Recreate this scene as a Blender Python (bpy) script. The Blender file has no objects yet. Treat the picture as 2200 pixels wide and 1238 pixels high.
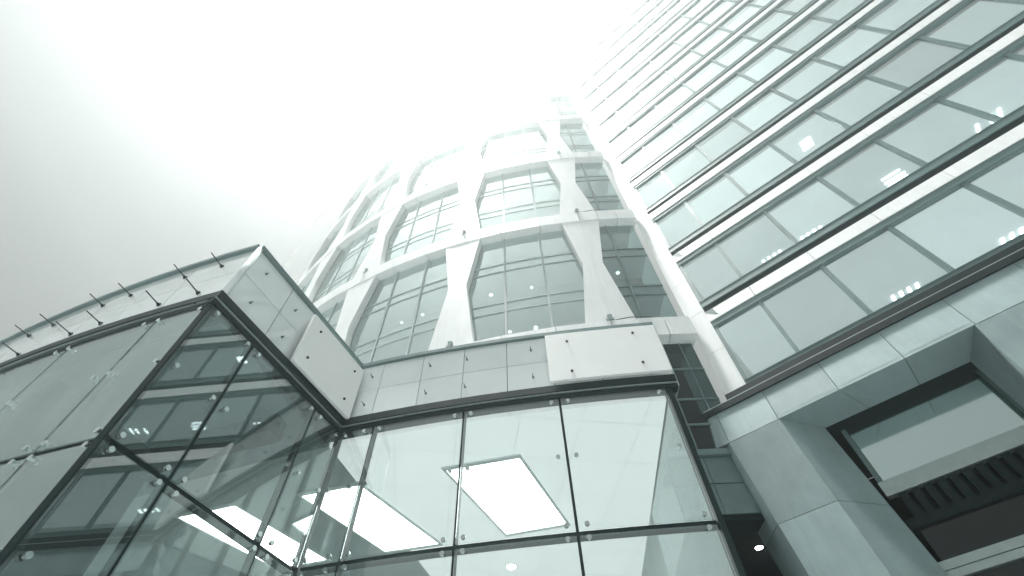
import bpy, bmesh, math, random
from mathutils import Vector, Matrix

random.seed(7)
sc = bpy.context.scene
COL = sc.collection
R = math.radians
S = 1.3                      # model units -> metres, about the eye point
EYE = 1.6

# ------------------------------------------------------------------ materials
def nodes(name):
    m = bpy.data.materials.new(name); m.use_nodes = True
    nt = m.node_tree
    for n in list(nt.nodes): nt.nodes.remove(n)
    out = nt.nodes.new('ShaderNodeOutputMaterial')
    return m, nt, out

def principled(name, col, rough=0.5, metal=0.0, spec=0.5, var=0.0, scale=3.0, speck=0.0, bump=0.0, ior=1.5, coat=0.0, streak=0.0, rand=0.0):
    m, nt, out = nodes(name)
    b = nt.nodes.new('ShaderNodeBsdfPrincipled')
    b.inputs['Roughness'].default_value = rough
    b.inputs['Metallic'].default_value = metal
    b.inputs['Specular IOR Level'].default_value = spec
    b.inputs['IOR'].default_value = ior
    b.inputs['Coat Weight'].default_value = coat
    b.inputs['Base Color'].default_value = (*col, 1)
    nt.links.new(b.outputs[0], out.inputs['Surface'])
    if var or speck or bump or streak:
        tc = nt.nodes.new('ShaderNodeTexCoord')
        last = None
        def mul(fac_socket, lo, hi):
            nonlocal last
            mr = nt.nodes.new('ShaderNodeMapRange')
            mr.inputs['From Min'].default_value = 0.3; mr.inputs['From Max'].default_value = 0.7
            mr.inputs['To Min'].default_value = lo; mr.inputs['To Max'].default_value = hi
            nt.links.new(fac_socket, mr.inputs['Value'])
            mx = nt.nodes.new('ShaderNodeVectorMath'); mx.operation = 'SCALE'
            if last is None: mx.inputs[0].default_value = col
            else: nt.links.new(last, mx.inputs[0])
            nt.links.new(mr.outputs[0], mx.inputs['Scale'])
            last = mx.outputs[0]
        if rand:
            oi = nt.nodes.new('ShaderNodeObjectInfo')
            mr0 = nt.nodes.new('ShaderNodeMath'); mr0.operation = 'MULTIPLY_ADD'; mr0.inputs[1].default_value = 0.4; mr0.inputs[2].default_value = 0.3
            nt.links.new(oi.outputs['Random'], mr0.inputs[0]); mul(mr0.outputs[0], 1 - rand, 1 + rand)
        if var:
            n = nt.nodes.new('ShaderNodeTexNoise'); n.inputs['Scale'].default_value = scale
            n.inputs['Detail'].default_value = 6; n.inputs['Roughness'].default_value = 0.6
            nt.links.new(tc.outputs['Object'], n.inputs['Vector'])
            mul(n.outputs['Fac'], 1 - var, 1 + var)
            rr = nt.nodes.new('ShaderNodeMapRange')
            rr.inputs['To Min'].default_value = max(0.0, rough * 0.75); rr.inputs['To Max'].default_value = min(1, rough * 1.3)
            nt.links.new(n.outputs['Fac'], rr.inputs['Value'])
            nt.links.new(rr.outputs[0], b.inputs['Roughness'])
        if streak:
            mp = nt.nodes.new('ShaderNodeMapping'); mp.inputs['Scale'].default_value = (9, 9, 0.5)
            nt.links.new(tc.outputs['Object'], mp.inputs['Vector'])
            n = nt.nodes.new('ShaderNodeTexNoise'); n.inputs['Scale'].default_value = 1.0; n.inputs['Detail'].default_value = 4
            nt.links.new(mp.outputs[0], n.inputs['Vector'])
            mul(n.outputs['Fac'], 1 - streak, 1 + streak * 0.5)
        if speck:
            n = nt.nodes.new('ShaderNodeTexNoise'); n.inputs['Scale'].default_value = 90; n.inputs['Detail'].default_value = 2
            nt.links.new(tc.outputs['Object'], n.inputs['Vector'])
            mul(n.outputs['Fac'], 1 - speck, 1 + speck)
        if last is not None: nt.links.new(last, b.inputs['Base Color'])
        if bump:
            n = nt.nodes.new('ShaderNodeTexNoise'); n.inputs['Scale'].default_value = 40; n.inputs['Detail'].default_value = 5
            nt.links.new(tc.outputs['Object'], n.inputs['Vector'])
            bp = nt.nodes.new('ShaderNodeBump'); bp.inputs['Strength'].default_value = bump; bp.inputs['Distance'].default_value = 0.02
            nt.links.new(n.outputs['Fac'], bp.inputs['Height'])
            nt.links.new(bp.outputs[0], b.inputs['Normal'])
    return m

def glazing(name, tint, ior=1.7, rough=0.0, wave=0.0, wscale=0.6, refl=(0.93, 1.0, 0.995), dirt_sheen=0.0, rand=0.0):
    """architectural pane: Fresnel reflection over a tinted see-through sheet, with a slight roller wave"""
    m, nt, out = nodes(name)
    geo = nt.nodes.new('ShaderNodeNewGeometry')
    dt = nt.nodes.new('ShaderNodeVectorMath'); dt.operation = 'DOT_PRODUCT'
    nt.links.new(geo.outputs['Incoming'], dt.inputs[0]); nt.links.new(geo.outputs['Normal'], dt.inputs[1])
    def mth(op, a, b=None):
        n = nt.nodes.new('ShaderNodeMath'); n.operation = op
        for i, q in enumerate((a, b)):
            if q is None: continue
            if isinstance(q, (int, float)): n.inputs[i].default_value = q
            else: nt.links.new(q, n.inputs[i])
        return n.outputs[0]
    r0 = ((ior - 1) / (ior + 1)) ** 2
    fr = mth('ADD', mth('MULTIPLY', mth('POWER', mth('SUBTRACT', 1.0, mth('ABSOLUTE', dt.outputs['Value'])), 5.0), 1 - r0), r0)
    tr = nt.nodes.new('ShaderNodeBsdfTransparent'); tr.inputs[0].default_value = (*tint, 1)
    gl = nt.nodes.new('ShaderNodeBsdfGlossy'); gl.inputs['Roughness'].default_value = rough
    gl.inputs['Color'].default_value = (*refl, 1)
    if rand:
        oi = nt.nodes.new('ShaderNodeObjectInfo'); sv = nt.nodes.new('ShaderNodeVectorMath'); sv.operation = 'SCALE'
        sv.inputs[0].default_value = tint
        nt.links.new(mth('MULTIPLY_ADD', oi.outputs['Random'], 2 * rand), sv.inputs['Scale'])
        sv.inputs['Scale'].links[0].from_node.inputs[2].default_value = 1 - rand
        nt.links.new(sv.outputs[0], tr.inputs[0])
    mx = nt.nodes.new('ShaderNodeMixShader')
    nt.links.new(fr, mx.inputs[0]); nt.links.new(tr.outputs[0], mx.inputs[1]); nt.links.new(gl.outputs[0], mx.inputs[2])
    last = mx.outputs[0]
    tc = nt.nodes.new('ShaderNodeTexCoord')
    if wave:
        n = nt.nodes.new('ShaderNodeTexNoise'); n.inputs['Scale'].default_value = wscale; n.inputs['Detail'].default_value = 1
        nt.links.new(tc.outputs['Object'], n.inputs['Vector'])
        bp = nt.nodes.new('ShaderNodeBump'); bp.inputs['Strength'].default_value = wave; bp.inputs['Distance'].default_value = 0.05
        nt.links.new(n.outputs['Fac'], bp.inputs['Height'])
        nt.links.new(bp.outputs[0], gl.inputs['Normal'])
    if dirt_sheen:  # pale diffuse film: light dirt, and painted sheen on the front glass
        d = nt.nodes.new('ShaderNodeBsdfDiffuse'); d.inputs[0].default_value = (0.55, 0.62, 0.61, 1)
        n = nt.nodes.new('ShaderNodeTexNoise'); n.inputs['Scale'].default_value = 0.9; n.inputs['Detail'].default_value = 5
        nt.links.new(tc.outputs['Object'], n.inputs['Vector'])
        mr = nt.nodes.new('ShaderNodeMapRange'); mr.inputs['From Min'].default_value = 0.35; mr.inputs['From Max'].default_value = 0.7
        mr.inputs['To Min'].default_value = dirt_sheen * 0.5; mr.inputs['To Max'].default_value = dirt_sheen * 1.2
        nt.links.new(n.outputs['Fac'], mr.inputs['Value'])
        m2 = nt.nodes.new('ShaderNodeMixShader'); nt.links.new(mr.outputs[0], m2.inputs[0])
        nt.links.new(last, m2.inputs[1]); nt.links.new(d.outputs[0], m2.inputs[2]); last = m2.outputs[0]
    nt.links.new(last, out.inputs['Surface'])
    return m

def emitter(name, col, st):
    m, nt, out = nodes(name)
    e = nt.nodes.new('ShaderNodeEmission'); e.inputs[0].default_value = (*col, 1); e.inputs[1].default_value = st
    nt.links.new(e.outputs[0], out.inputs['Surface'])
    return m

def self_lit(name, col, st, grid=0.0):  # plain ceiling surface with emission added on top
    m, nt, out = nodes(name)
    d = nt.nodes.new('ShaderNodeBsdfDiffuse'); d.inputs[0].default_value = (0.6, 0.65, 0.64, 1)
    e = nt.nodes.new('ShaderNodeEmission'); e.inputs[0].default_value = (*col, 1); e.inputs[1].default_value = st
    if grid:
        tc = nt.nodes.new('ShaderNodeTexCoord'); mp = nt.nodes.new('ShaderNodeMapping'); mp.inputs['Rotation'].default_value = (0, 0, R(-9))
        br = nt.nodes.new('ShaderNodeTexBrick'); br.offset = 0.0; br.inputs['Scale'].default_value = 1.0
        br.inputs['Brick Width'].default_value = grid; br.inputs['Row Height'].default_value = grid; br.inputs['Mortar Size'].default_value = 0.012
        br.inputs['Color1'].default_value = (*col, 1); br.inputs['Color2'].default_value = (col[0] * 0.93, col[1] * 0.94, col[2] * 0.94, 1)
        br.inputs['Mortar'].default_value = (0.6, 0.68, 0.67, 1)
        nt.links.new(tc.outputs['Object'], mp.inputs['Vector']); nt.links.new(mp.outputs[0], br.inputs['Vector']); nt.links.new(br.outputs['Color'], e.inputs[0])
    a = nt.nodes.new('ShaderNodeAddShader'); nt.links.new(d.outputs[0], a.inputs[0]); nt.links.new(e.outputs[0], a.inputs[1])
    nt.links.new(a.outputs[0], out.inputs['Surface']); return m

M = dict(
    lobbyglow=self_lit('lobby_ceiling_added_glow', (0.95, 1.0, 0.99), 0.26, 1.35),  # emission added to brighten the view through the lobby glass
    officeglow=self_lit('office_ceiling_added_glow', (0.98, 1.0, 1.0), 0.24),  # emission added to lift the office windows, not a lamp
    pavglass=glazing('clear_pavilion_glass', (0.90, 0.925, 0.92), ior=2.4, wave=0.025, dirt_sheen=0.02),
    towerglass=glazing('tower_glass', (0.78, 0.85, 0.84), ior=4.6, wave=0.03, wscale=0.35, dirt_sheen=0.04),
    cornerglass=glazing('grey_reflection_glass', (0.55, 0.66, 0.66), ior=2.3, wave=0.06, wscale=0.5, dirt_sheen=0.04),  # greyer copy of the tower glass, the neighbour's reflection painted in
    bandglass=glazing('tinted_office_glass', (0.70, 0.745, 0.75), ior=4.0, wave=0.03, wscale=0.3, dirt_sheen=0.05, rand=0.14),
    mirror=glazing('coated_front_glass', (0.70, 0.78, 0.77), ior=3.6, wave=0.015, dirt_sheen=0.24),  # strong milky film paints the pale sky reflection into these panes
    darkglass=glazing('dark_entrance_glass', (0.25, 0.33, 0.33), ior=1.6, wave=0.05),
    satin=glazing('satin_portal_glass', (0.12, 0.17, 0.17), ior=20.0, rough=0.09, wave=0.03, refl=(0.85, 1.0, 0.99)),
    fascia=principled('backed_fascia_glass', (0.76, 0.81, 0.805), rough=0.07, spec=0.9, ior=1.7, var=0.06, scale=0.8, coat=0.5, rand=0.05),
    joint=principled('dark_joint', (0.008, 0.02, 0.02), rough=0.7, spec=0.15),
    beam=principled('dark_steel', (0.007, 0.020, 0.021), rough=0.42, metal=0.0, spec=0.25, var=0.12, scale=2),
    edge=principled('brushed_edge_metal', (0.42, 0.50, 0.49), rough=0.3, metal=0.7, var=0.08, scale=5),
    steel=principled('bright_steel', (0.75, 0.80, 0.79), rough=0.16, metal=1.0),
    rod=principled('dark_rod', (0.006, 0.014, 0.015), rough=0.5, spec=0.15),
    white=principled('white_coated_panel', (0.85, 0.87, 0.865), rough=0.45, var=0.03, scale=1.2, streak=0.06, rand=0.03),
    board=principled('white_sign_board', (0.88, 0.89, 0.88), rough=0.35, var=0.015, scale=1.0),
    frame=principled('grey_window_frame', (0.11, 0.175, 0.172), rough=0.38, spec=0.6, var=0.06, scale=2),
    mull=principled('grey_mullion', (0.40, 0.47, 0.465), rough=0.4, var=0.06, scale=2),
    soffit_shade=principled('dark_soffit', (0.006, 0.016, 0.017), rough=0.6, spec=0.15, var=0.1),
    stone=principled('grey_granite', (0.225, 0.295, 0.298), rough=0.55, spec=0.4, var=0.10, scale=1.3, speck=0.07, bump=0.05, streak=0.05, rand=0.13),
    ceil=principled('pale_ceiling', (0.66, 0.72, 0.71), rough=0.7, var=0.03, scale=0.7),
    room=principled('office_interior', (0.42, 0.48, 0.47), rough=0.8, var=0.15, scale=0.6),
    paleback=principled('pale_glare_backing', (0.78, 0.83, 0.82), rough=0.8, var=0.12, scale=0.5),  # pale backing added to lighten the tower windows
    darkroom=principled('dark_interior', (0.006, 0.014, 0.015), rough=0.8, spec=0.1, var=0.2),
    tile=principled('grey_wall_tile', (0.12, 0.18, 0.18), rough=0.35, var=0.12, scale=2, rand=0.1),
    paving=principled('stone_paving', (0.15, 0.165, 0.165), rough=0.8, var=0.15, scale=0.4, speck=0.1),
    lit=emitter('lit_ceiling_panel', (0.95, 1.0, 0.98), 3.2),
    spot=emitter('lit_downlight', (1.0, 1.0, 0.98), 9.0),
    glow=emitter('soft_round_lamp', (1.0, 1.0, 0.98), 1.3),
    tube=emitter('lit_tube', (0.97, 1.0, 1.0), 5.0),
)

# ------------------------------------------------------------------ mesh building
class MB:
    def __init__(s): s.v = []; s.f = []
    def add(s, pts, faces):
        k = len(s.v); s.v += [(p[0] * S, p[1] * S, EYE + (p[2] - EYE) * S) for p in pts]
        s.f += [tuple(i + k for i in f) for f in faces]
    def block(s, fn, u0, u1, v0, v1, w0, w1, nu=1):
        """box in the curved or straight coordinates fn(u, v, w), split nu times along u"""
        pts = []; fs = []
        for i in range(nu + 1):
            u = u0 + (u1 - u0) * i / nu
            pts += [fn(u, v0, w0), fn(u, v1, w0), fn(u, v1, w1), fn(u, v0, w1)]
        for i in range(nu):
            a = 4 * i; b = a + 4
            for j in range(4): fs.append((a + j, a + (j + 1) % 4, b + (j + 1) % 4, b + j))
        fs += [(3, 2, 1, 0), tuple(4 * nu + j for j in range(4))]
        s.add(pts, fs)
    def prism(s, pa, pb):
        n = len(pa)
        s.add(list(pa) + list(pb), [tuple(range(n))[::-1], tuple(range(n, 2 * n))] + [(i, (i + 1) % n, n + (i + 1) % n, n + i) for i in range(n)])
    def tube(s, a, b, r, n=10, r2=None):
        a = Vector(a); b = Vector(b); d = (b - a).normalized()
        x = d.orthogonal().normalized(); y = d.cross(x); r2 = r if r2 is None else r2
        pa = [a + (x * math.cos(t) + y * math.sin(t)) * r for t in [2 * math.pi * i / n for i in range(n)]]
        pb = [b + (x * math.cos(t) + y * math.sin(t)) * r2 for t in [2 * math.pi * i / n for i in range(n)]]
        s.prism(pa, pb)
    def build(s, name, mat, parent=None, bevel=0.0, smooth=False):
        me = bpy.data.meshes.new(name)
        me.from_pydata(s.v, [], s.f)
        bm = bmesh.new(); bm.from_mesh(me)
        bmesh.ops.recalc_face_normals(bm, faces=bm.faces)
        if bevel:
            ed = [e for e in bm.edges if len(e.link_faces) == 2 and e.calc_face_angle(0) > 0.5]
            bmesh.ops.bevel(bm, geom=ed, offset=bevel, segments=2, affect='EDGES', profile=0.6)
        bm.to_mesh(me); bm.free()
        if smooth:
            for p in me.polygons: p.use_smooth = len(p.vertices) == 4
        for mm in (mat if isinstance(mat, (list, tuple)) else [mat]): me.materials.append(mm)
        o = bpy.data.objects.new(name, me); COL.objects.link(o)
        if parent is not None:
            o.parent = parent
            o.matrix_parent_inverse = Matrix.Identity(4)
            o.location = -W0(parent)
        return o

def W0(o):
    v = Vector(o.location)
    while o.parent is not None:
        o = o.parent; v += Vector(o.location)
    return v

def tag(o, label=None, cat=None, group=None, kind=None):
    if label: o['label'] = label
    if cat: o['category'] = cat
    if group: o['group'] = group
    if kind: o['kind'] = kind
    return o

def thing(name, p, label, cat, group=None):
    o = bpy.data.objects.new(name, None); COL.objects.link(o)
    o.location = (p[0] * S, p[1] * S, EYE + (p[2] - EYE) * S)
    o.empty_display_size = 0.3
    return tag(o, label, cat, group)

def copy_part(o, parent, dv):
    """a copy of a small part moved by dv (model units) and hung on another parent"""
    c = o.copy(); COL.objects.link(c); c.parent = parent
    c.location = -W0(parent) + Vector(dv) * S
    return c

ZG = EYE - EYE / S           # ground level in model units

# coordinate systems -------------------------------------------------
CP = (3.9, 36.5)             # centre of the pavilion's arcs
CT = (4.7, 36.3)             # centre of the curved tower
def arc(c):
    return lambda th, r, z: (c[0] + r * math.sin(R(th)), c[1] - r * math.cos(R(th)), z)
pav, tow = arc(CP), arc(CT)
A = (-4.05, 3.73); B = (-2.97, 6.50)                   # ends of the short radial glass wall
LI = math.hypot(B[0] - A[0], B[1] - A[1]); VI = ((B[0] - A[0]) / LI, (B[1] - A[1]) / LI); NI = (VI[1], -VI[0])
def inn(s, o, z): return (A[0] + VI[0] * s + NI[0] * o, A[1] + VI[1] * s + NI[1] * o, z)   # o > 0: towards the forecourt
P0 = (5.59, 9.88); AZ = R(129.2)
DR = (math.sin(AZ), math.cos(AZ)); NR = (-abs(DR[1]), -abs(DR[0]))
def wing(s, o, z): return (P0[0] + DR[0] * s + NR[0] * o, P0[1] + DR[1] * s + NR[1] * o, z)  # o > 0: out of the facade

# ------------------------------------------------------------------ ground
g = MB(); g.block(lambda x, y, z: (x, y, z), -88, 88, -44, 100, ZG - 0.3, ZG)
tag(g.build('ground', M['paving']), kind='structure')

# ------------------------------------------------------------------ glass pavilion
ZT, ZB, ZBT, ZM, ZR = 4.77, 6.96, 7.19, 7.85, 8.51
RL, RC = 33.69, 30.80
TA, TB, TE = -13.63, -12.88, -2.86
pv = thing('glass_pavilion', (-1.0, 8.0, ZG), 'curved glass entrance pavilion with bolted panes, dark steel beam and pale glass fascia', 'glass building')

rows = [(ZT + 0.035, ZB), (ZT - 2.19 + 0.035, ZT - 0.035), (ZG + 0.05, ZT - 2.19 - 0.035)]
bolt_proto = None
def bolt(pane, fn, u, z, r):
    """round steel cap on the outside of a pane; r is the outward coordinate of the glass face"""
    global bolt_proto
    m = MB()
    d = outv(fn, u, r, z)
    p = Vector(fn(u, r, z))
    m.tube(p, p + d * 0.022, 0.022, 8); m.tube(p + d * 0.022, p + d * 0.05, 0.031, 14)
    return m.build('glass_bolt', M['steel'], pane, smooth=False)
def outv(fn, u, r, z):
    return (Vector(fn(u, r + 1, z)) - Vector(fn(u, r, z))).normalized()

def pane_row(fn, joints, r, du, insets, glass='pavglass'):
    for i in range(len(joints) - 1):
        a, b = joints[i], joints[i + 1]
        sg = 1 if b > a else -1
        for k, (z0, z1) in enumerate(rows):
            m = MB()
            m.block(fn, a + sg * du, b - sg * du, r - 0.012, r + 0.012, z0, z1, max(1, int(abs(b - a) * 1.5)))
            p = m.build('glass_pane', M[glass], pv)
            if k > 1: continue
            for zz in ((z1 - 0.10, (z0 + z1) / 2 - 0.03, z0 + 0.05) if k == 0 else (z1 - 0.05, (z0 + z1) / 2, z0 + 0.06)):
                for uu in (a + sg * insets[0], b - sg * insets[1]):
                    bolt(p, fn, uu, zz, r + 0.012)

LJ = [TA, -15.12, -17.68, -20.24, -22.80, -25.36]
IJ = [0.0, 0.82, 2.28, LI]
CJ = [TB, -11.76, -8.90, -6.00, TE]
pane_row(pav, LJ, RL, 0.035, (0.20, 0.19), 'mirror')
pane_row(inn, IJ, 0.0, 0.022, (0.12, 0.11))
pane_row(pav, CJ, RC, 0.035, (0.24, 0.24))

# dark vertical fins behind the joints and posts at the corners
def fin(fn, u, w, r0, r1, name='glass_fin', z0=None, z1=None, mat='beam'):
    m = MB(); m.block(fn, u - w, u + w, r0, r1, ZG if z0 is None else z0, ZB + 0.02 if z1 is None else z1)
    return m.build(name, M[mat], pv)
for t in LJ[1:]: fin(pav, t, 0.028, RL - 0.09, RL - 0.02)
for s in IJ[1:3]: fin(inn, s, 0.024, -0.12, -0.02)
for t in CJ[1:4]: fin(pav, t, 0.035, RC - 0.12, RC - 0.02)
def post(x, y, w, name='corner_post'):
    m = MB(); m.block(lambda a, b, z: (x + a, y + b, z), -w, w, -w, w, ZG, ZB + 0.02)
    return m.build(name, M['beam'], pv, bevel=0.012)
post(A[0] - 0.03, A[1] + 0.045, 0.042)
post(B[0] - 0.03, B[1] + 0.07, 0.048)
m = MB(); m.block(pav, TE + 0.02, TE + 0.16, RC - 0.16, RC + 0.02, ZG, ZB + 0.02); m.build('corner_post', M['beam'], pv)
# transom rails behind the horizontal joints
def rail(fn, u0, u1, r, nu):
    for z in (ZT, ZT - 2.19):
        m = MB(); m.block(fn, u0, u1, r - 0.14, r - 0.02, z - 0.033, z + 0.033, nu); m.build('transom_rail', M['beam'], pv)
rail(pav, LJ[-1], TA - 0.2, RL, 10); rail(inn, 0.1, LI - 0.05, 0.0, 1); rail(pav, TB + 0.1, TE, RC, 12)

# main beam with its narrow lit flange
def beam(fn, u0, u1, r, nu, ext=0.0):
    m = MB()
    m.block(fn, u0, u1, r - 0.11, r + 0.035, ZB + 0.0, ZB + 0.095, nu)
    m.block(fn, u0, u1, r - 0.11, r + 0.075, ZB + 0.097, ZBT, nu)
    b = m.build('roof_beam', M['beam'], pv)
    m = MB(); m.block(fn, u0, u1, r + 0.036, r + 0.060, ZB + 0.070, ZB + 0.090, nu)
    m.build('beam_flange', M['edge'], b)
beam(pav, LJ[-1], TA + 0.06, RL, 14)
beam(inn, -0.04, LI + 0.05, 0.0, 1)
beam(pav, TB + 0.02, -2.49, RC, 14)

# fascia panels, two rows, with standoff rods
def fascia(fn, joints, r, gap, rods, rl, nu=2):
    mback = MB(); mback.block(fn, joints[0], joints[-1], r - 0.10, r - 0.045, ZBT, ZR - 0.02, max(1, int(abs(joints[-1] - joints[0]))))
    mback.build('fascia_backing', M['joint'], pv)
    panels = []
    for i in range(len(joints) - 1):
        a, b = joints[i], joints[i + 1]; sg = 1 if b > a else -1
        for z0, z1 in ((ZBT + 0.004, ZM - 0.006), (ZM + 0.006, ZR - 0.03)):
            m = MB(); m.block(fn, a + sg * gap, b - sg * gap, r - 0.04, r - 0.005, z0, z1, nu)
            p = m.build('fascia_panel', M['fascia'], pv, bevel=0.003)
            panels.append((min(a, b), max(a, b), z0, z1, p))
    for u, z in rods:
        for a, b, z0, z1, p in panels:
            if a <= u <= b and z0 <= z <= z1:
                q = Vector(fn(u, r - 0.004, z)); d = outv(fn, u, r, z)
                m = MB(); m.tube(q, q + d * rl, 0.0085 if rl > 0.15 else 0.007, 8)
                k = 1.0 if rl > 0.15 else 0.6
                m.tube(q, q + d * 0.014, 0.034 * k, 12); m.tube(q + d * 0.014, q + d * 0.04, 0.018 * k, 8)
                m.build('standoff_rod', M['rod'] if rl > 0.15 else M['frame'], p)
    # glass lip along the top
    m = MB(); m.block(fn, joints[0], joints[-1], r - 0.045, r + 0.055, ZR - 0.025, ZR, max(1, int(abs(joints[-1] - joints[0]))))
    m.block(fn, joints[0], joints[-1], r + 0.02, r + 0.055, ZR, ZR + 0.05, max(1, int(abs(joints[-1] - joints[0]))))
    m.build('top_edge', M['frame'], pv)
LRODS = [-14.55, -15.70, -17.50, -18.48, -20.32, -21.30, -23.2, -24.2]
fascia(pav, [TA - 0.02, -15.55, -17.02, -18.47, -19.92, -21.37, -22.82, -24.27, -25.36], RL, 0.010,
       [(t, 7.47) for t in LRODS] + [(t, 8.20) for t in LRODS], 0.27)
fascia(inn, [0.03, 0.90, 1.85, LI], 0.0, 0.006, [(0.36, 8.2), (0.42, 7.5), (1.12, 8.15), (1.15, 7.5)], 0.06, 1)
fascia(pav, [TB + 0.02, -11.98, -10.50, -9.03, -7.55, -6.06, -4.58, -3.10, -2.49], RC, 0.010,
       [(t, z) for t in (-12.33, -10.22, -8.92, -6.72) for z in (8.18, 7.50)], 0.10)
m = MB(); m.tube((A[0] + 0.012, A[1] + 0.042, ZBT + 0.004), (A[0] + 0.012, A[1] + 0.042, ZR - 0.03), 0.05, 16); m.build('fascia_corner', M['fascia'], pv, smooth=True)
# side return, roof and ceiling
m = MB(); m.block(pav, -2.50, -2.44, 27.2, RC + 0.03, ZBT - 0.2, ZR, 1); m.build('fascia_return', M['edge'], pv)
m = MB(); m.block(pav, -2.72, -2.69, 27.2, RC - 0.2, ZG, ZB, 1); m.build('side_glass', M['pavglass'], pv)
m = MB(); m.block(pav, -25.36, -2.52, 26.9, RC - 0.12, 8.20, 8.30, 24); m.block(pav, -25.36, TA - 0.06, RC - 0.11, RL - 0.12, 8.20, 8.30, 12)
m.build('flat_roof', M['beam'], pv)
m = MB(); m.block(pav, -13.6, -2.75, 18.0, RC - 0.32, ZB + 0.05, ZB + 0.14, 12); m.build('added_glow_ceiling', M['lobbyglow'], pv)  # ordinary ceiling given an added glow
m = MB(); m.block(pav, -30, -13.61, 18.0, RC - 0.32, ZB + 0.05, ZB + 0.14, 20); m.build('ceiling', M['room'], pv)
m = MB(); m.block(pav, -30, TB - 0.9, RC - 0.318, RL - 0.32, ZB + 0.05, ZB + 0.14, 12); m.build('gloom_ceiling', M['tile'], pv)  # colour darkened to paint the gloom inside the left box
m = MB(); m.block(pav, -30, -2.7, 17.7, 17.9, ZG, ZB + 0.1, 24); m.block(pav, -30.3, -30.05, 17.9, RL, ZG, ZB + 0.1, 1)
m.block(pav, -2.70, -2.45, 17.9, 27.2, ZG, ZB + 0.1, 1)
m.build('lobby_wall', M['room'], pv)
m = MB(); m.block(pav, -30, -2.75, 18.0, RC - 0.25, ZG + 0.01, ZG + 0.05, 24); m.block(pav, -30, TB - 0.9, RC - 0.248, RL - 0.25, ZG + 0.01, ZG + 0.05, 12)
m.build('lobby_floor', M['ceil'], pv)
m = MB(); m.block(pav, -19.1, -18.9, 31.2, 33.35, ZG + 0.05, ZB + 0.05, 1); m.build('added_gloom_sheet', M['darkroom'], pv)  # added dark sheet standing in for the unlit depth behind the side wall
m = MB(); m.tube((-7.3, 7.3, ZG), (-7.3, 7.3, ZB + 0.05), 0.34, 28); m.build('round_column', M['ceil'], pv, smooth=True)
m = MB(); m.block(pav, -25.36, -14.3, 31.2, 31.5, ZB - 0.30, ZB + 0.05, 10); m.build('ceiling_bulkhead', M['beam'], pv)

# lit ceiling panels (fixed to the lobby ceiling)
def ceiling_panel(cs, label):
    cx = sum(c[0] for c in cs) / 4; cy = sum(c[1] for c in cs) / 4
    t = thing('ceiling_light', (cx, cy, ZB + 0.05), label, 'ceiling light', 'lit panels in the lobby ceiling')
    m = MB(); k = 0.93
    ins = [(cx + (x - cx) * k, cy + (y - cy) * k) for x, y in cs]
    m.prism([(x, y, ZB + 0.02) for x, y in ins], [(x, y, ZB + 0.03) for x, y in ins]); m.build('diffuser', M['lit'], t)
    m = MB()
    for i in range(4):
        j = (i + 1) % 4
        m.prism([(*cs[i], ZB + 0.015), (*cs[j], ZB + 0.015), (*ins[j], ZB + 0.015), (*ins[i], ZB + 0.015)],
                [(*cs[i], ZB + 0.048), (*cs[j], ZB + 0.048), (*ins[j], ZB + 0.048), (*ins[i], ZB + 0.048)])
    m.build('light_frame', M['ceil'], t)
ceiling_panel([(-1.41, 7.57), (0.02, 7.28), (0.99, 9.64), (-0.34, 9.96)], 'large lit white ceiling panel behind the middle front pane of the pavilion')
ceiling_panel([(-4.20, 8.17), (-2.96, 7.89), (-1.68, 10.20), (-2.93, 10.43)], 'lit white ceiling panel just behind the inward corner post of the pavilion')
ceiling_panel([(-6.75, 8.70), (-5.45, 8.37), (-4.15, 10.65), (-5.40, 10.95)], 'lit white ceiling panel deepest inside, seen through the slanting side wall')
t = thing('lobby_downlight', (-0.28, 11.27, ZB), 'small round downlight in the pale ceiling low behind the front glass', 'downlight')
m = MB(); m.tube((-0.28, 11.27, ZB + 0.05), (-0.28, 11.27, ZB + 0.03), 0.11, 20); m.build('lamp', M['spot'], t)
m = MB(); m.tube((-0.28, 11.27, ZB + 0.052), (-0.28, 11.27, ZB + 0.035), 0.14, 20); m.build('trim_ring', M['steel'], t)

# white blank sign boards
def board(fn, u0, u1, z0, z1, r, bs, nu, loc, label):
    t = thing('sign_board', loc, label, 'sign board', 'blank boards on the fascia')
    m = MB(); m.block(fn, u0, u1, r + 0.10, r + 0.16, z0, z1, nu); b = m.build('board', M['board'], t, bevel=0.004)
    for u, z in bs:
        q = Vector(fn(u, r + 0.16, z)); d = outv(fn, u, r, z)
        m = MB(); m.tube(q - d * 0.16, q + d * 0.018, 0.022, 12); m.build('fixing_bolt', M['rod'], t)
board(inn, 1.40, 2.90, 7.17, 8.30, 0.0, [(1.62, 7.42), (2.66, 8.08), (2.64, 7.40), (1.64, 8.08)], 1, inn(2.1, 0.1, 7.2), 'blank white board bolted to the slanting side fascia beside the inward corner')
board(pav, -6.20, -2.56, 7.21, 8.35, RC, [(-5.50, 8.12), (-3.33, 8.17), (-3.33, 7.42), (-5.50, 7.38)], 5, pav(-4.4, RC + 0.1, 7.2), 'blank white board bolted to the front fascia at its outer end')

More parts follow.
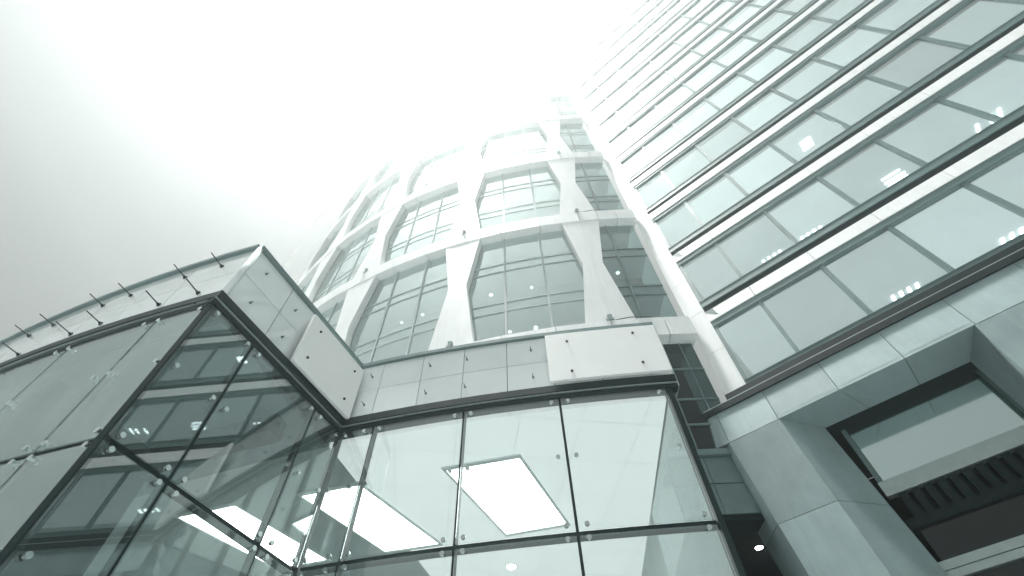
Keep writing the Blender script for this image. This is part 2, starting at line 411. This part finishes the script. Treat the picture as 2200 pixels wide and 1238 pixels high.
# ------------------------------------------------------------------ curved white tower
ct = thing('curved_tower', tow(-14, 26.2, ZG), 'tall curved white tower with hourglass shaped openings over glass', 'tower')
RG, RO = 26.2, 26.55
BZ, PER, NL = 12.90, 7.95, 10
COLS = [-49.4, -37.9, -26.45, -14.95, -3.4]
EDGE = 1.72
TOPZ = BZ + PER * NL + 0.85
for L in range(NL + 1):                                   # ledges
    z = BZ + PER * L
    segs = [(-57, -49.4)] + [(COLS[i], COLS[i + 1]) for i in range(4)] + [(COLS[-1], 2.0)]
    m = MB()
    for a, b in segs:
        n = 3
        for i in range(n):
            u0 = a + (b - a) * i / n; u1 = a + (b - a) * (i + 1) / n
            m.block(tow, u0 + 0.028, u1 - 0.028, RG - 0.15, RO + 0.03, z, z + 0.85, 1)
    m.build('white_ledge', M['white'], ct)
def hour(c, z0, z1, w, n):
    zm = (z0 + z1) / 2
    L = [(c - w, z0), (c - n, zm - 0.02), (c - n, zm + 0.02), (c - w, z1)]
    Rr = [(c + w, z1), (c + n, zm + 0.02), (c + n, zm - 0.02), (c + w, z0)]
    return L + Rr
for L in range(NL):
    z0 = BZ + PER * L + 0.86; z1 = BZ + PER * (L + 1) - 0.01
    for c in COLS:
        m = MB(); poly = hour(c, z0, z1, 1.76, 0.82)
        # split at the axis so the curve is followed
        def half(pts):
            m.prism([tow(u, RG + 0.02, z) for u, z in pts], [tow(u, RO, z) for u, z in pts])
        half([(c - 1.76, z0), (c, z0), (c, (z0 + z1) / 2), (c - 0.82, (z0 + z1) / 2)]); half([(c - 0.82, (z0 + z1) / 2), (c, (z0 + z1) / 2), (c, z1), (c - 1.76, z1)])
        half([(c, z0), (c + 1.76, z0), (c + 0.82, (z0 + z1) / 2), (c, (z0 + z1) / 2)]); half([(c, (z0 + z1) / 2), (c + 0.82, (z0 + z1) / 2), (c + 1.76, z1), (c, z1)])
        m.build('hourglass_pier', M['white'], ct)
    bays = [(COLS[i], COLS[i + 1]) for i in range(4)] + [(COLS[-1], EDGE + 3.4)]
    for bi, (a, b) in enumerate(bays):
        ub = min(b, EDGE)
        m = MB(); m.block(tow, a, ub, RG - 0.02, RG, z0 - 0.2, z1 + 0.2, 6)
        p = m.build('glazed_bay', M['towerglass' if bi < 4 else 'cornerglass'], ct)
        m = MB(); cc = (a + b) / 2
        for u in (cc - 1.72, cc + 1.72):
            if u < ub: m.block(tow, u - 0.09, u + 0.09, RG + 0.002, RG + 0.035, z0 - 0.15, z1 + 0.15)
        for k in (0, 1):
            for zz in (z1 + 0.60 - 2.68 * (k + 1), z1 + 0.05 - 2.68 * (k + 1)):
                m.block(tow, a, ub, RG + 0.001, RG + 0.030, zz - 0.03, zz + 0.03, 6)
        m.build('mullion', M['mull' if bi < 4 else 'frame'], p)
# floors behind the tower glass, and an added pale wall whitening the windows
m = MB()
for L in range(NL):
    for k in range(3):
        z = BZ + PER * L + 0.2 + 2.65 * k
        m.block(tow, -57, EDGE, RG - 1.22, RG - 0.08, z, z + 0.5, 26)
m.build('floor_slab', M['ceil'], ct)
m = MB(); m.block(tow, -57, -3.4, RG - 1.4, RG - 1.25, 8.4, TOPZ, 26); m.build('inner_wall', M['paleback'], ct)  # pale tone paints the glare that washes out the windows
m = MB(); m.block(tow, -3.39, EDGE, RG - 1.41, RG - 1.25, 8.9, TOPZ, 3); m.build('reflection_backing', M['tile'], ct)  # dark tone stands in for the neighbouring tower's reflection in this bay
m = MB(); m.block(tow, -57, -2.55, RG - 0.1, RG, 8.42, BZ, 24); m.build('base_wall', M['tile'], ct)
m = MB(); m.block(tow, -57, EDGE, 18.0, RO + 0.12, TOPZ + 0.02, TOPZ + 0.5, 26); m.build('roof', M['white'], ct)
# base glazing and recessed doorway at the junction with the stone portal
m = MB(); m.block(tow, -2.50, EDGE, RG - 0.04, RG - 0.01, 8.95, BZ - 0.02, 4); p = m.build('base_glass', M['darkglass'], ct)
m = MB()
for z in (9.75, 10.60, 11.75): m.block(tow, -2.50, EDGE, RG - 0.008, RG + 0.025, z - 0.03, z + 0.03, 4)
for u in (-0.75, 0.85): m.block(tow, u - 0.04, u + 0.04, RG - 0.008, RG + 0.022, 8.95, BZ - 0.02)
m.build('mullion', M['frame'], p)
m = MB(); m.block(tow, -2.45, 2.2, RG - 0.6, RG + 0.10, 8.78, 8.94, 4); m.build('base_ledge', M['frame'], ct)
m = MB()
for z0, z1 in ((8.08, 8.77), (7.34, 8.07)):
    us = [-2.45, -0.62, 1.0, 2.6]
    for i in range(3): m.block(tow, us[i] + 0.015, us[i + 1] - 0.015, RG - 0.16, RG, z0 + 0.008, z1 - 0.008)
m.build('wall_tile', M['tile'], ct)
m = MB(); m.block(tow, -2.45, 2.6, RG - 0.3, RG - 0.17, 7.34, 8.77, 4); m.build('wall_backing', M['joint'], ct)
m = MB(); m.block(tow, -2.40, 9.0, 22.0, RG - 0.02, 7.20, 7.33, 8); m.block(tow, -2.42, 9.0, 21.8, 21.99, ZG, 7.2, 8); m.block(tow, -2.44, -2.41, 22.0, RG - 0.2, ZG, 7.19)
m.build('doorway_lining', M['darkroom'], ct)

# round ceiling lights seen behind the tower glass
def tower_light(th, r, z, rad, label, group='round lights behind the tower glass'):
    t = thing('round_light', tow(th, r, z), label, 'ceiling light', group)
    q = tow(th, r, z); m = MB(); m.tube(q, (q[0], q[1], q[2] - 0.03), rad * 0.85, 18); m.build('lamp', M['glow'], t)
    m = MB(); m.tube((q[0], q[1], q[2] + 0.001), (q[0], q[1], q[2] - 0.02), rad * 1.25, 18); m.build('trim_ring', M['steel'], t)
zs = lambda k: BZ + 0.2 + 2.65 * k - 0.002
tower_light(-11.17, 25.07, zs(1), 0.085, 'round light low in the middle glazed bay, left of its neighbour')
tower_light(-8.89, 25.05, zs(1), 0.10, 'bigger round light low in the middle glazed bay beside the right mullion')
tower_light(-12.9, 25.10, zs(2), 0.09, 'faint round light in the left column of panes of the middle glazed bay')
tower_light(-8.90, 25.06, zs(2), 0.075, 'small round light just above a transom in the middle glazed bay')
tower_light(-22.5, 25.10, zs(2), 0.075, 'round light in the glazed bay left of the middle, left of the two')
tower_light(-20.1, 25.11, zs(2), 0.075, 'round light in the glazed bay left of the middle, right of the two')
tower_light(-0.67, 25.31, zs(2), 0.10, 'round light in the dark narrow bay beside the white pilaster')
t = thing('doorway_downlight', (5.35, 11.26, 7.2), 'bright round downlight in the black doorway recess beside the stone portal', 'downlight')
m = MB(); m.tube((5.35, 11.26, 7.199), (5.35, 11.26, 7.175), 0.085, 18); m.build('lamp', M['spot'], t)
m = MB(); m.tube((5.35, 11.26, 7.1995), (5.35, 11.26, 7.18), 0.105, 18); m.build('trim_ring', M['steel'], t)

def floodlight(c, L, label, cable=False):
    z = BZ + PER * L + 0.85; r = RO + 0.0
    t = thing('floodlight', tow(c, r, z), label, 'floodlight', 'floodlights on the white ledges')
    m = MB()
    for u in (c - 0.22, c + 0.22): m.block(tow, u - 0.02, u + 0.02, r - 0.03, r + 0.03, z, z + 0.16)
    m.block(tow, c - 0.26, c + 0.26, r - 0.05, r + 0.05, z, z + 0.025); m.build('bracket', M['frame'], t)
    m = MB(); q = Vector(tow(c, r, z + 0.16)); d = Vector((0, -0.45, 0.9)).normalized()
    m.tube(q - d * 0.08, q + d * 0.10, 0.05, 12, 0.085); m.build('lamp_head', M['edge'], t)
    if cable:
        m = MB(); m.tube(tow(c + 0.3, r, z + 0.03), tow(c + 1.4, r + 0.02, z + 0.10), 0.014, 6); m.tube(tow(c + 1.4, r + 0.02, z + 0.10), tow(c + 2.9, r + 0.05, z + 0.02), 0.012, 6); m.build('cable', M['rod'], t)
floodlight(-3.4, 0, 'small floodlight with trailing cable on the lowest white ledge above the sign board', True)
floodlight(-14.95, 0, 'small floodlight at the foot of the hourglass pier above the front fascia')
floodlight(-3.4, 1, 'small floodlight with cable on the second white ledge beside the pilaster', True)
floodlight(-14.95, 1, 'small floodlight on the second white ledge between the two front bays')
floodlight(-26.45, 1, 'small floodlight on the second white ledge near its left end')
floodlight(-3.4, 2, 'small floodlight on the third white ledge beside the pilaster')

# ------------------------------------------------------------------ right-hand banded tower
bt = thing('banded_tower', wing(6, -2, ZG), 'tall office tower with projecting window bands and white strips between the storeys', 'tower')
NF, FH, FB, S0, PW = 24, 3.485, 10.38, 0.59, 1.83
NP = 11
S1 = 2.08 + PW * (NP - 1)
JS = [S0] + [2.08 + PW * i for i in range(NP)]
stuffp = MB()
for f in range(NF):
    z0 = FB + FH * f; zh = z0 + 2.75
    fr = MB()
    fr.block(wing, S0, S1, -0.10, 0.0, z0, z0 + 0.28)                       # sill band
    fr.block(wing, S0, S1, -0.10, 0.0, zh - 0.24, zh)                       # head band
    fr.block(wing, S0, S0 + 0.11, -0.10, -0.001, z0 + 0.281, zh - 0.241)    # end jamb
    for s in JS[1:-1]: fr.block(wing, s - 0.055, s + 0.055, -0.14, -0.012, z0 + 0.281, zh - 0.241)
    fr.block(wing, S0, S1, 0.001, 0.014, z0 + 0.262, z0 + 0.277)            # thin shadow-casting beads
    fr.block(wing, S0, S1, 0.001, 0.014, zh - 0.232, zh - 0.217)
    frame = fr.build('window_frame', M['frame'], bt)
    for i in range(len(JS) - 1):
        a = JS[i] + (0.12 if i == 0 else 0.056); b = JS[i + 1] - 0.056
        if f < 9:
            m = MB(); j = [random.uniform(-0.008, 0.008) for _ in range(4)]
            cs = [(a, z0 + 0.282), (b, z0 + 0.282), (b, zh - 0.242), (a, zh - 0.242)]
            m.prism([wing(s, -0.078 + q, z) for (s, z), q in zip(cs, j)], [wing(s, -0.063 + q, z) for (s, z), q in zip(cs, j)])
            m.build('window_pane', M['bandglass'], frame)
        else: stuffp.block(wing, a, b, -0.075, -0.06, z0 + 0.282, zh - 0.242)
    m = MB(); m.block(wing, S0 + 0.002, S1, -0.30, -0.102, z0 + 0.002, z0 + 0.1); m.block(wing, S0 + 0.002, S1, -0.15, -0.04, z0 - 0.284, z0 - 0.001); m.build('soffit_shade', M['soffit_shade'], frame)  # black upright strip paints the shade under each window band
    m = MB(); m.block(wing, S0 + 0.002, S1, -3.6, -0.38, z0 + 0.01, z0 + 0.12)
    m.block(wing, S0 + 0.002, S1, -3.6, -0.38, zh + 0.0, zh + 0.05); m.build('floor_slab', M['officeglow'], frame)  # ceiling face carries added emission to brighten the panes
    # white spandrel between the storeys, in lengths with open joints
    m = MB(); e = [S0 + 0.005] + JS[1:]
    for i in range(len(e) - 1): m.block(wing, e[i] + 0.008, e[i + 1] - 0.008, -0.14, 0.022, zh + 0.004, z0 + FH - 0.285)
    sp_ = m.build('white_spandrel', M['white'], bt)
    m = MB(); m.block(wing, S0 + 0.001, S1, -0.39, -0.345, zh - 0.02, z0 + FH + 0.02); m.build('spandrel_backing', M['joint'], sp_)
    tri = [(S0 + 0.004, z0 + FH - 0.28), (S0 + 0.26, z0 + FH - 0.28), (S0 + 0.33, zh + 0.10)]
    m = MB(); m.prism([wing(q, 0.018, z) for q, z in tri], [wing(q, 0.03, z) for q, z in tri]); m.build('end_bracket', M['frame'], bt)
pp = stuffp.build('window_pane', M['bandglass'], bt); pp['kind'] = 'stuff'
ZTOP = FB + FH * NF

m = MB(); m.block(wing, S0, S1, -3.9, -3.61, FB, ZTOP); m.build('inner_wall', M['room'], bt)
m = MB(); m.block(wing, -0.02, S1, -6.0, 0.0, ZTOP + 0.0, ZTOP + 0.6); m.build('roof', M['white'], bt)
m = MB()
z = FB - 0.02
while z < ZTOP:
    m.block(wing, -0.02, S0 - 0.005, -0.9, -0.10, z + 0.006, min(z + 1.742, ZTOP) - 0.006); z += 1.742
m.build('white_pilaster', M['white'], bt)
m = MB(); m.block(wing, 0.0, S0 - 0.02, -1.2, -0.12, FB, ZTOP); m.build('pilaster_core', M['joint'], bt)
m = MB(); m.block(wing, S1, S1 + 0.3, -6, -0.02, ZG, ZTOP); m.build('end_wall', M['white'], bt)

# strip lights on the office ceilings
def office_light(storey, bars, label, part='tube'):
    """bars: (s0, s1, o0, o1) rectangles on the ceiling of that storey"""
    zc_ = FB + FH * storey + 2.75
    t = thing('office_light', wing(bars[0][0], bars[0][2], zc_), label, 'ceiling light', 'lights on the office ceilings')
    for s0, s1, o0, o1 in bars:
        m = MB(); m.block(wing, s0, s1, o0, o1, zc_ - 0.03, zc_ - 0.002); m.build(part, M['tube'], t)
office_light(0, [(5.12 + 0.225 * i, 5.20 + 0.225 * i, -3.02, -2.78) for i in range(4)], 'row of four short strip lights in the third pane of the lowest window band')
office_light(0, [(8.05 + 0.235 * i, 8.13 + 0.235 * i, -3.04, -2.80) for i in range(4)], 'row of four short strip lights at the right edge of the lowest window band')
office_light(1, [(3.0 + 0.21 * i, 3.09 + 0.21 * i, -2.14, -2.05) for i in range(4)], 'row of four small square lights in the second pane of the second window band', 'lamp')
office_light(1, [(4.46 + 0.22 * i, 4.55 + 0.22 * i, -2.16, -2.07) for i in range(4)], 'row of four small square lights in the third pane of the second window band', 'lamp')
office_light(1, [(7.38, 7.95, -1.82, -1.75), (7.42, 8.05, -2.03, -1.95), (7.48, 8.10, -2.21, -2.14)], 'three long strip lights side by side, lying along the second window band')
office_light(1, [(10.2, 10.28, -2.2, -1.86), (10.6, 10.68, -2.16, -1.82), (10.84, 10.92, -2.12, -1.78)], 'three strip lights lying across the second window band near the right edge')
office_light(2, [(6.72, 7.12, -1.45, -1.02)], 'single square light panel behind a pane of the third window band', 'panel')

# ------------------------------------------------------------------ stone portal
sp = thing('stone_portal', wing(3, -0.5, ZG), 'grey granite portal with deep splayed opening under the window bands', 'portal')
OF, OT, OB, GO = 0.30, 0.225, -0.60, -0.95      # front edge, top edge, back of the splay, glass (distance out of the facade)
ZL0, ZL1 = 9.01, 9.935
js = [-1.03, -0.40, 0.86, 2.28, 3.68, 5.05, 6.43, 7.83, 9.25, 10.7]
for i in range(len(js) - 1):
    pr = [(OF, ZL0 + 0.004), (OT, ZL1), (-0.10, ZL1), (-0.10, ZL0 + 0.004)]
    m = MB(); m.prism([wing(js[i] + 0.006, o, z) for o, z in pr], [wing(js[i + 1] - 0.006, o, z) for o, z in pr])
    m.build('lintel_stone', M['stone'], sp, bevel=0.006)
m = MB(); m.block(wing, -1.10, 10.7, -0.5, OT + 0.045, ZL1 + 0.006, ZL1 + 0.18); m.build('coping', M['rod'], sp)
m = MB(); m.block(wing, -1.08, 10.7, -0.5, OT + 0.030, ZL1 + 0.182, ZL1 + 0.212); m.build('coping_strip', M['edge'], sp)
m = MB(); m.block(wing, 0.0, 10.7, -0.5, OT - 0.03, ZL1 + 0.214, FB - 0.012); m.build('shadow_gap', M['rod'], sp)
m = MB(); m.block(wing, -1.01, 10.7, -0.6, -0.105, ZL0 + 0.06, ZL1 + 0.004); m.build('lintel_backing', M['joint'], sp)
fr_l = lambda z: 0.875 + 0.068 * (ZL0 - z)          # front edge of the left jamb
ba_l = lambda z: 1.56 + 0.085 * (8.90 - z)          # its back edge
pl_l = lambda z: -0.40 + 0.090 * (ZL0 - z)          # left arris of the pier
po_l = lambda z: -1.03 + 0.120 * (ZL0 - z)          # outer edge of its chamfer
fr_r = lambda z: 5.03 - 0.085 * (ZL0 - z)
ba_r = lambda z: 4.67 - 0.01 * (8.90 - z)
zc = [9.005, 6.90, 4.80, 2.70, ZG]
for i in range(4):
    a, b = zc[i] - 0.006, zc[i + 1] + 0.006
    def quad(pts_a, pts_b, name):
        m = MB(); m.prism([wing(*p) for p in pts_a], [wing(*p) for p in pts_b]); return m.build(name, M['stone'], sp, bevel=0.005)
    ring = lambda f0, f1: [[(f0(z), OF, z), (f1(z), OF, z), (f1(z), OF - 0.3, z), (f0(z), OF - 0.3, z)] for z in (a, b)]
    quad(*ring(pl_l, fr_l), 'pier_stone')
    quad(*[[(pl_l(z) - 0.004, OF - 0.001, z), (pl_l(z) - 0.004, OF - 0.3, z), (po_l(z) + 0.15, -0.55, z), (po_l(z), -0.35, z)] for z in (a, b)], 'chamfer_stone')
    quad(*[[(fr_l(z) + 0.004, OF - 0.002, z), (ba_l(z), OB, z), (ba_l(z) - 0.2, OB - 0.1, z), (fr_l(z) + 0.004, OF - 0.3, z)] for z in (a, b)], 'jamb_stone')
    quad(*[[(fr_r(z) - 0.004, OF - 0.002, z), (ba_r(z), OB, z), (ba_r(z) + 0.2, OB - 0.1, z), (fr_r(z) - 0.004, OF - 0.3, z)] for z in (a, b)], 'jamb_stone')
    quad(*ring(fr_r, lambda z: 6.42), 'pier_stone')
m = MB(); m.block(wing, 6.44, 10.7, -0.2, OF - 0.003, ZG, 9.0); m.build('side_wall', M['stone'], sp)
so = [(0.875, 1.56), (2.28, 2.58), (3.68, 3.66), (5.03, 4.67)]
for i in range(3):
    (f0, b0), (f1, b1) = so[i], so[i + 1]
    top = [wing(f0 + 0.006, OF - 0.004, ZL0 + 0.002), wing(f1 - 0.006, OF - 0.004, ZL0 + 0.002), wing(b1 - 0.006, OB, 8.90), wing(b0 + 0.006, OB, 8.90)]
    m = MB(); m.prism(top, [(x, y, z + 0.10) for x, y, z in top]); m.build('soffit_stone', M['stone'], sp, bevel=0.003)
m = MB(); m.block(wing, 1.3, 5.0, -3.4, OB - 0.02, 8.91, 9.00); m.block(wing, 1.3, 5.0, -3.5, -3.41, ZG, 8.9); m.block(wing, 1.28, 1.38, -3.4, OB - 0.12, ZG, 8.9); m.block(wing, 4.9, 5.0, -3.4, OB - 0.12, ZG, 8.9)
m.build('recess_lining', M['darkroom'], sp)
m = MB(); m.block(wing, 1.90, 4.66, GO - 0.02, GO, 7.53, 8.89); m.build('upper_glass', M['satin'], sp)
m = MB(); m.block(wing, 1.90, 4.66, GO - 0.12, GO - 0.03, 7.53, 8.89); m.build('glass_backing', M['ceil'], sp)
m = MB(); m.block(wing, 1.78, 4.76, GO - 0.15, GO + 0.03, 7.21, 7.52); m.build('transom_panel', M['edge'], sp)
for i in range(12):
    s = 1.98 + i * 0.235; m = MB(); m.block(wing, s, s + 0.15, GO - 0.14, GO - 0.02, 6.70, 7.20); m.build('reflection_rib', M['soffit_shade'], sp)  # dark ribs stand in for a ribbed facade reflected in the glass
m = MB(); m.block(wing, 1.78, 4.76, GO - 0.2, GO + 0.05, 6.50, 6.69); m.build('dark_beam', M['rod'], sp)
m = MB(); m.block(wing, 1.90, 4.66, GO - 0.05, GO - 0.03, 5.88, 6.49); m.build('lower_glass', M['darkglass'], sp)
m = MB(); m.block(wing, 1.78, 4.76, GO - 0.10, GO + 0.06, 5.72, 5.87); m.build('lower_transom', M['edge'], sp)
m = MB(); m.block(wing, 1.78, 4.76, GO - 0.10, GO + 0.045, 5.58, 5.71); m.build('lower_transom', M['edge'], sp)
m = MB(); m.block(wing, 1.9, 4.66, GO - 0.05, GO - 0.03, ZG, 5.57); m.build('door_glass', M['darkglass'], sp)
for s in (1.79, 4.67):
    m = MB(); m.block(wing, s, s + 0.10, GO - 0.10, GO + 0.02, 7.53, 8.89); m.build('side_frame', M['frame'], sp)

# ------------------------------------------------------------------ far banded tower seen past the curve
D2 = (0.788, -0.616); N2 = (-0.616, -0.788); Q0 = (-24.5, 26.8)
def far(s, o, z): return (Q0[0] + D2[0] * s + N2[0] * o, Q0[1] + D2[1] * s + N2[1] * o, z)
ft = thing('far_tower', far(5, -3, ZG), 'slender far banded tower rising behind the left edge of the curved tower', 'tower')
m = MB(); m.block(far, 0, 10.5, -6, -0.22, ZG, 57); m.build('tower_body', M['joint'], ft)
m = MB(); z = 9.0
while z < 56.5:
    m.block(far, 0, 10.5, -0.23, 0.0, z, z + 0.42); z += 0.92
m.build('white_band', M['white'], ft)
m = MB(); m.block(far, -0.1, 10.55, -6.1, 0.05, 57.0, 57.4); m.build('roof', M['white'], ft)

# ------------------------------------------------------------------ haze
m = MB(); m.block(lambda x, y, z: (x, y, z), -95, 95, -50, 106, ZG - 1.2, 100.5)
mh, nt, out = nodes('haze_air')
v = nt.nodes.new('ShaderNodeVolumePrincipled')
HAZE_D, HAZE_G = 0.0025, 0.89
v.inputs['Density'].default_value = HAZE_D
v.inputs['Color'].default_value = (0.94, 1.0, 0.985, 1)
v.inputs['Anisotropy'].default_value = HAZE_G
nt.links.new(v.outputs[0], out.inputs['Volume'])
hz = m.build('haze', mh); tag(hz, kind='stuff')

# ------------------------------------------------------------------ camera
f = 1040.0; zen = Vector((1070 - 1100, -95 - 619, f)).normalized()
fw = (Vector((0, 0, 1)) - zen * zen.z).normalized()
rt = fw.cross(zen)
cm = Matrix(((rt.x, -rt.y, -rt.z, 0), (fw.x, -fw.y, -fw.z, 0), (zen.x, -zen.y, -zen.z, EYE), (0, 0, 0, 1)))
cam = bpy.data.cameras.new('camera'); co = bpy.data.objects.new('camera', cam); COL.objects.link(co)
co.matrix_world = cm
cam.sensor_width = 36; cam.lens = 36 * f / 2200; cam.clip_start = 0.05; cam.clip_end = 2000
sc.camera = co

# ------------------------------------------------------------------ light
def pixel_dir(px, py):
    d = Vector((px - 1100, py - 619, f)).normalized()
    return Vector((rt.dot(d), fw.dot(d), zen.dot(d)))
SKY_POW = 0.55
SUN_PX = (884, -125)
sd = pixel_dir(*SUN_PX)
el = math.asin(sd.z); az = math.atan2(sd.x, sd.y)
L = bpy.data.lights.new('sun', 'SUN'); L.energy = 5.0; L.angle = R(7); L.color = (1.0, 0.99, 0.97)
lo = bpy.data.objects.new('sun', L); COL.objects.link(lo)
lo.rotation_euler = (-sd).to_track_quat('-Z', 'Y').to_euler()
w = bpy.data.worlds.new('World'); sc.world = w; w.use_nodes = True
nt = w.node_tree
bg = nt.nodes['Background']
sk = nt.nodes.new('ShaderNodeTexSky'); sk.sky_type = 'NISHITA'; sk.sun_disc = False
sk.sun_elevation = el; sk.sun_rotation = az; sk.dust_density = 1.0; sk.air_density = 1.0; sk.ozone_density = 0.5
bw = nt.nodes.new('ShaderNodeRGBToBW'); nt.links.new(sk.outputs[0], bw.inputs[0])
tint = nt.nodes.new('ShaderNodeVectorMath'); tint.operation = 'SCALE'; tint.inputs[0].default_value = (0.93, 1.0, 0.992)
pw = nt.nodes.new('ShaderNodeMath'); pw.operation = 'POWER'; pw.inputs[1].default_value = SKY_POW
nt.links.new(bw.outputs[0], pw.inputs[0]); nt.links.new(pw.outputs[0], tint.inputs['Scale'])
nt.links.new(tint.outputs[0], bg.inputs[0]); bg.inputs[1].default_value = 0.060

sc.view_settings.view_transform = 'Standard'; sc.view_settings.look = 'None'
sc.view_settings.gamma = 1.0; sc.view_settings.exposure = 1.7
sc.cycles.max_bounces = 10; sc.cycles.transparent_max_bounces = 24; sc.cycles.volume_bounces = 2
sc.cycles.glossy_bounces = 6; sc.cycles.sample_clamp_indirect = 6.0
sc.cycles.use_denoising = True
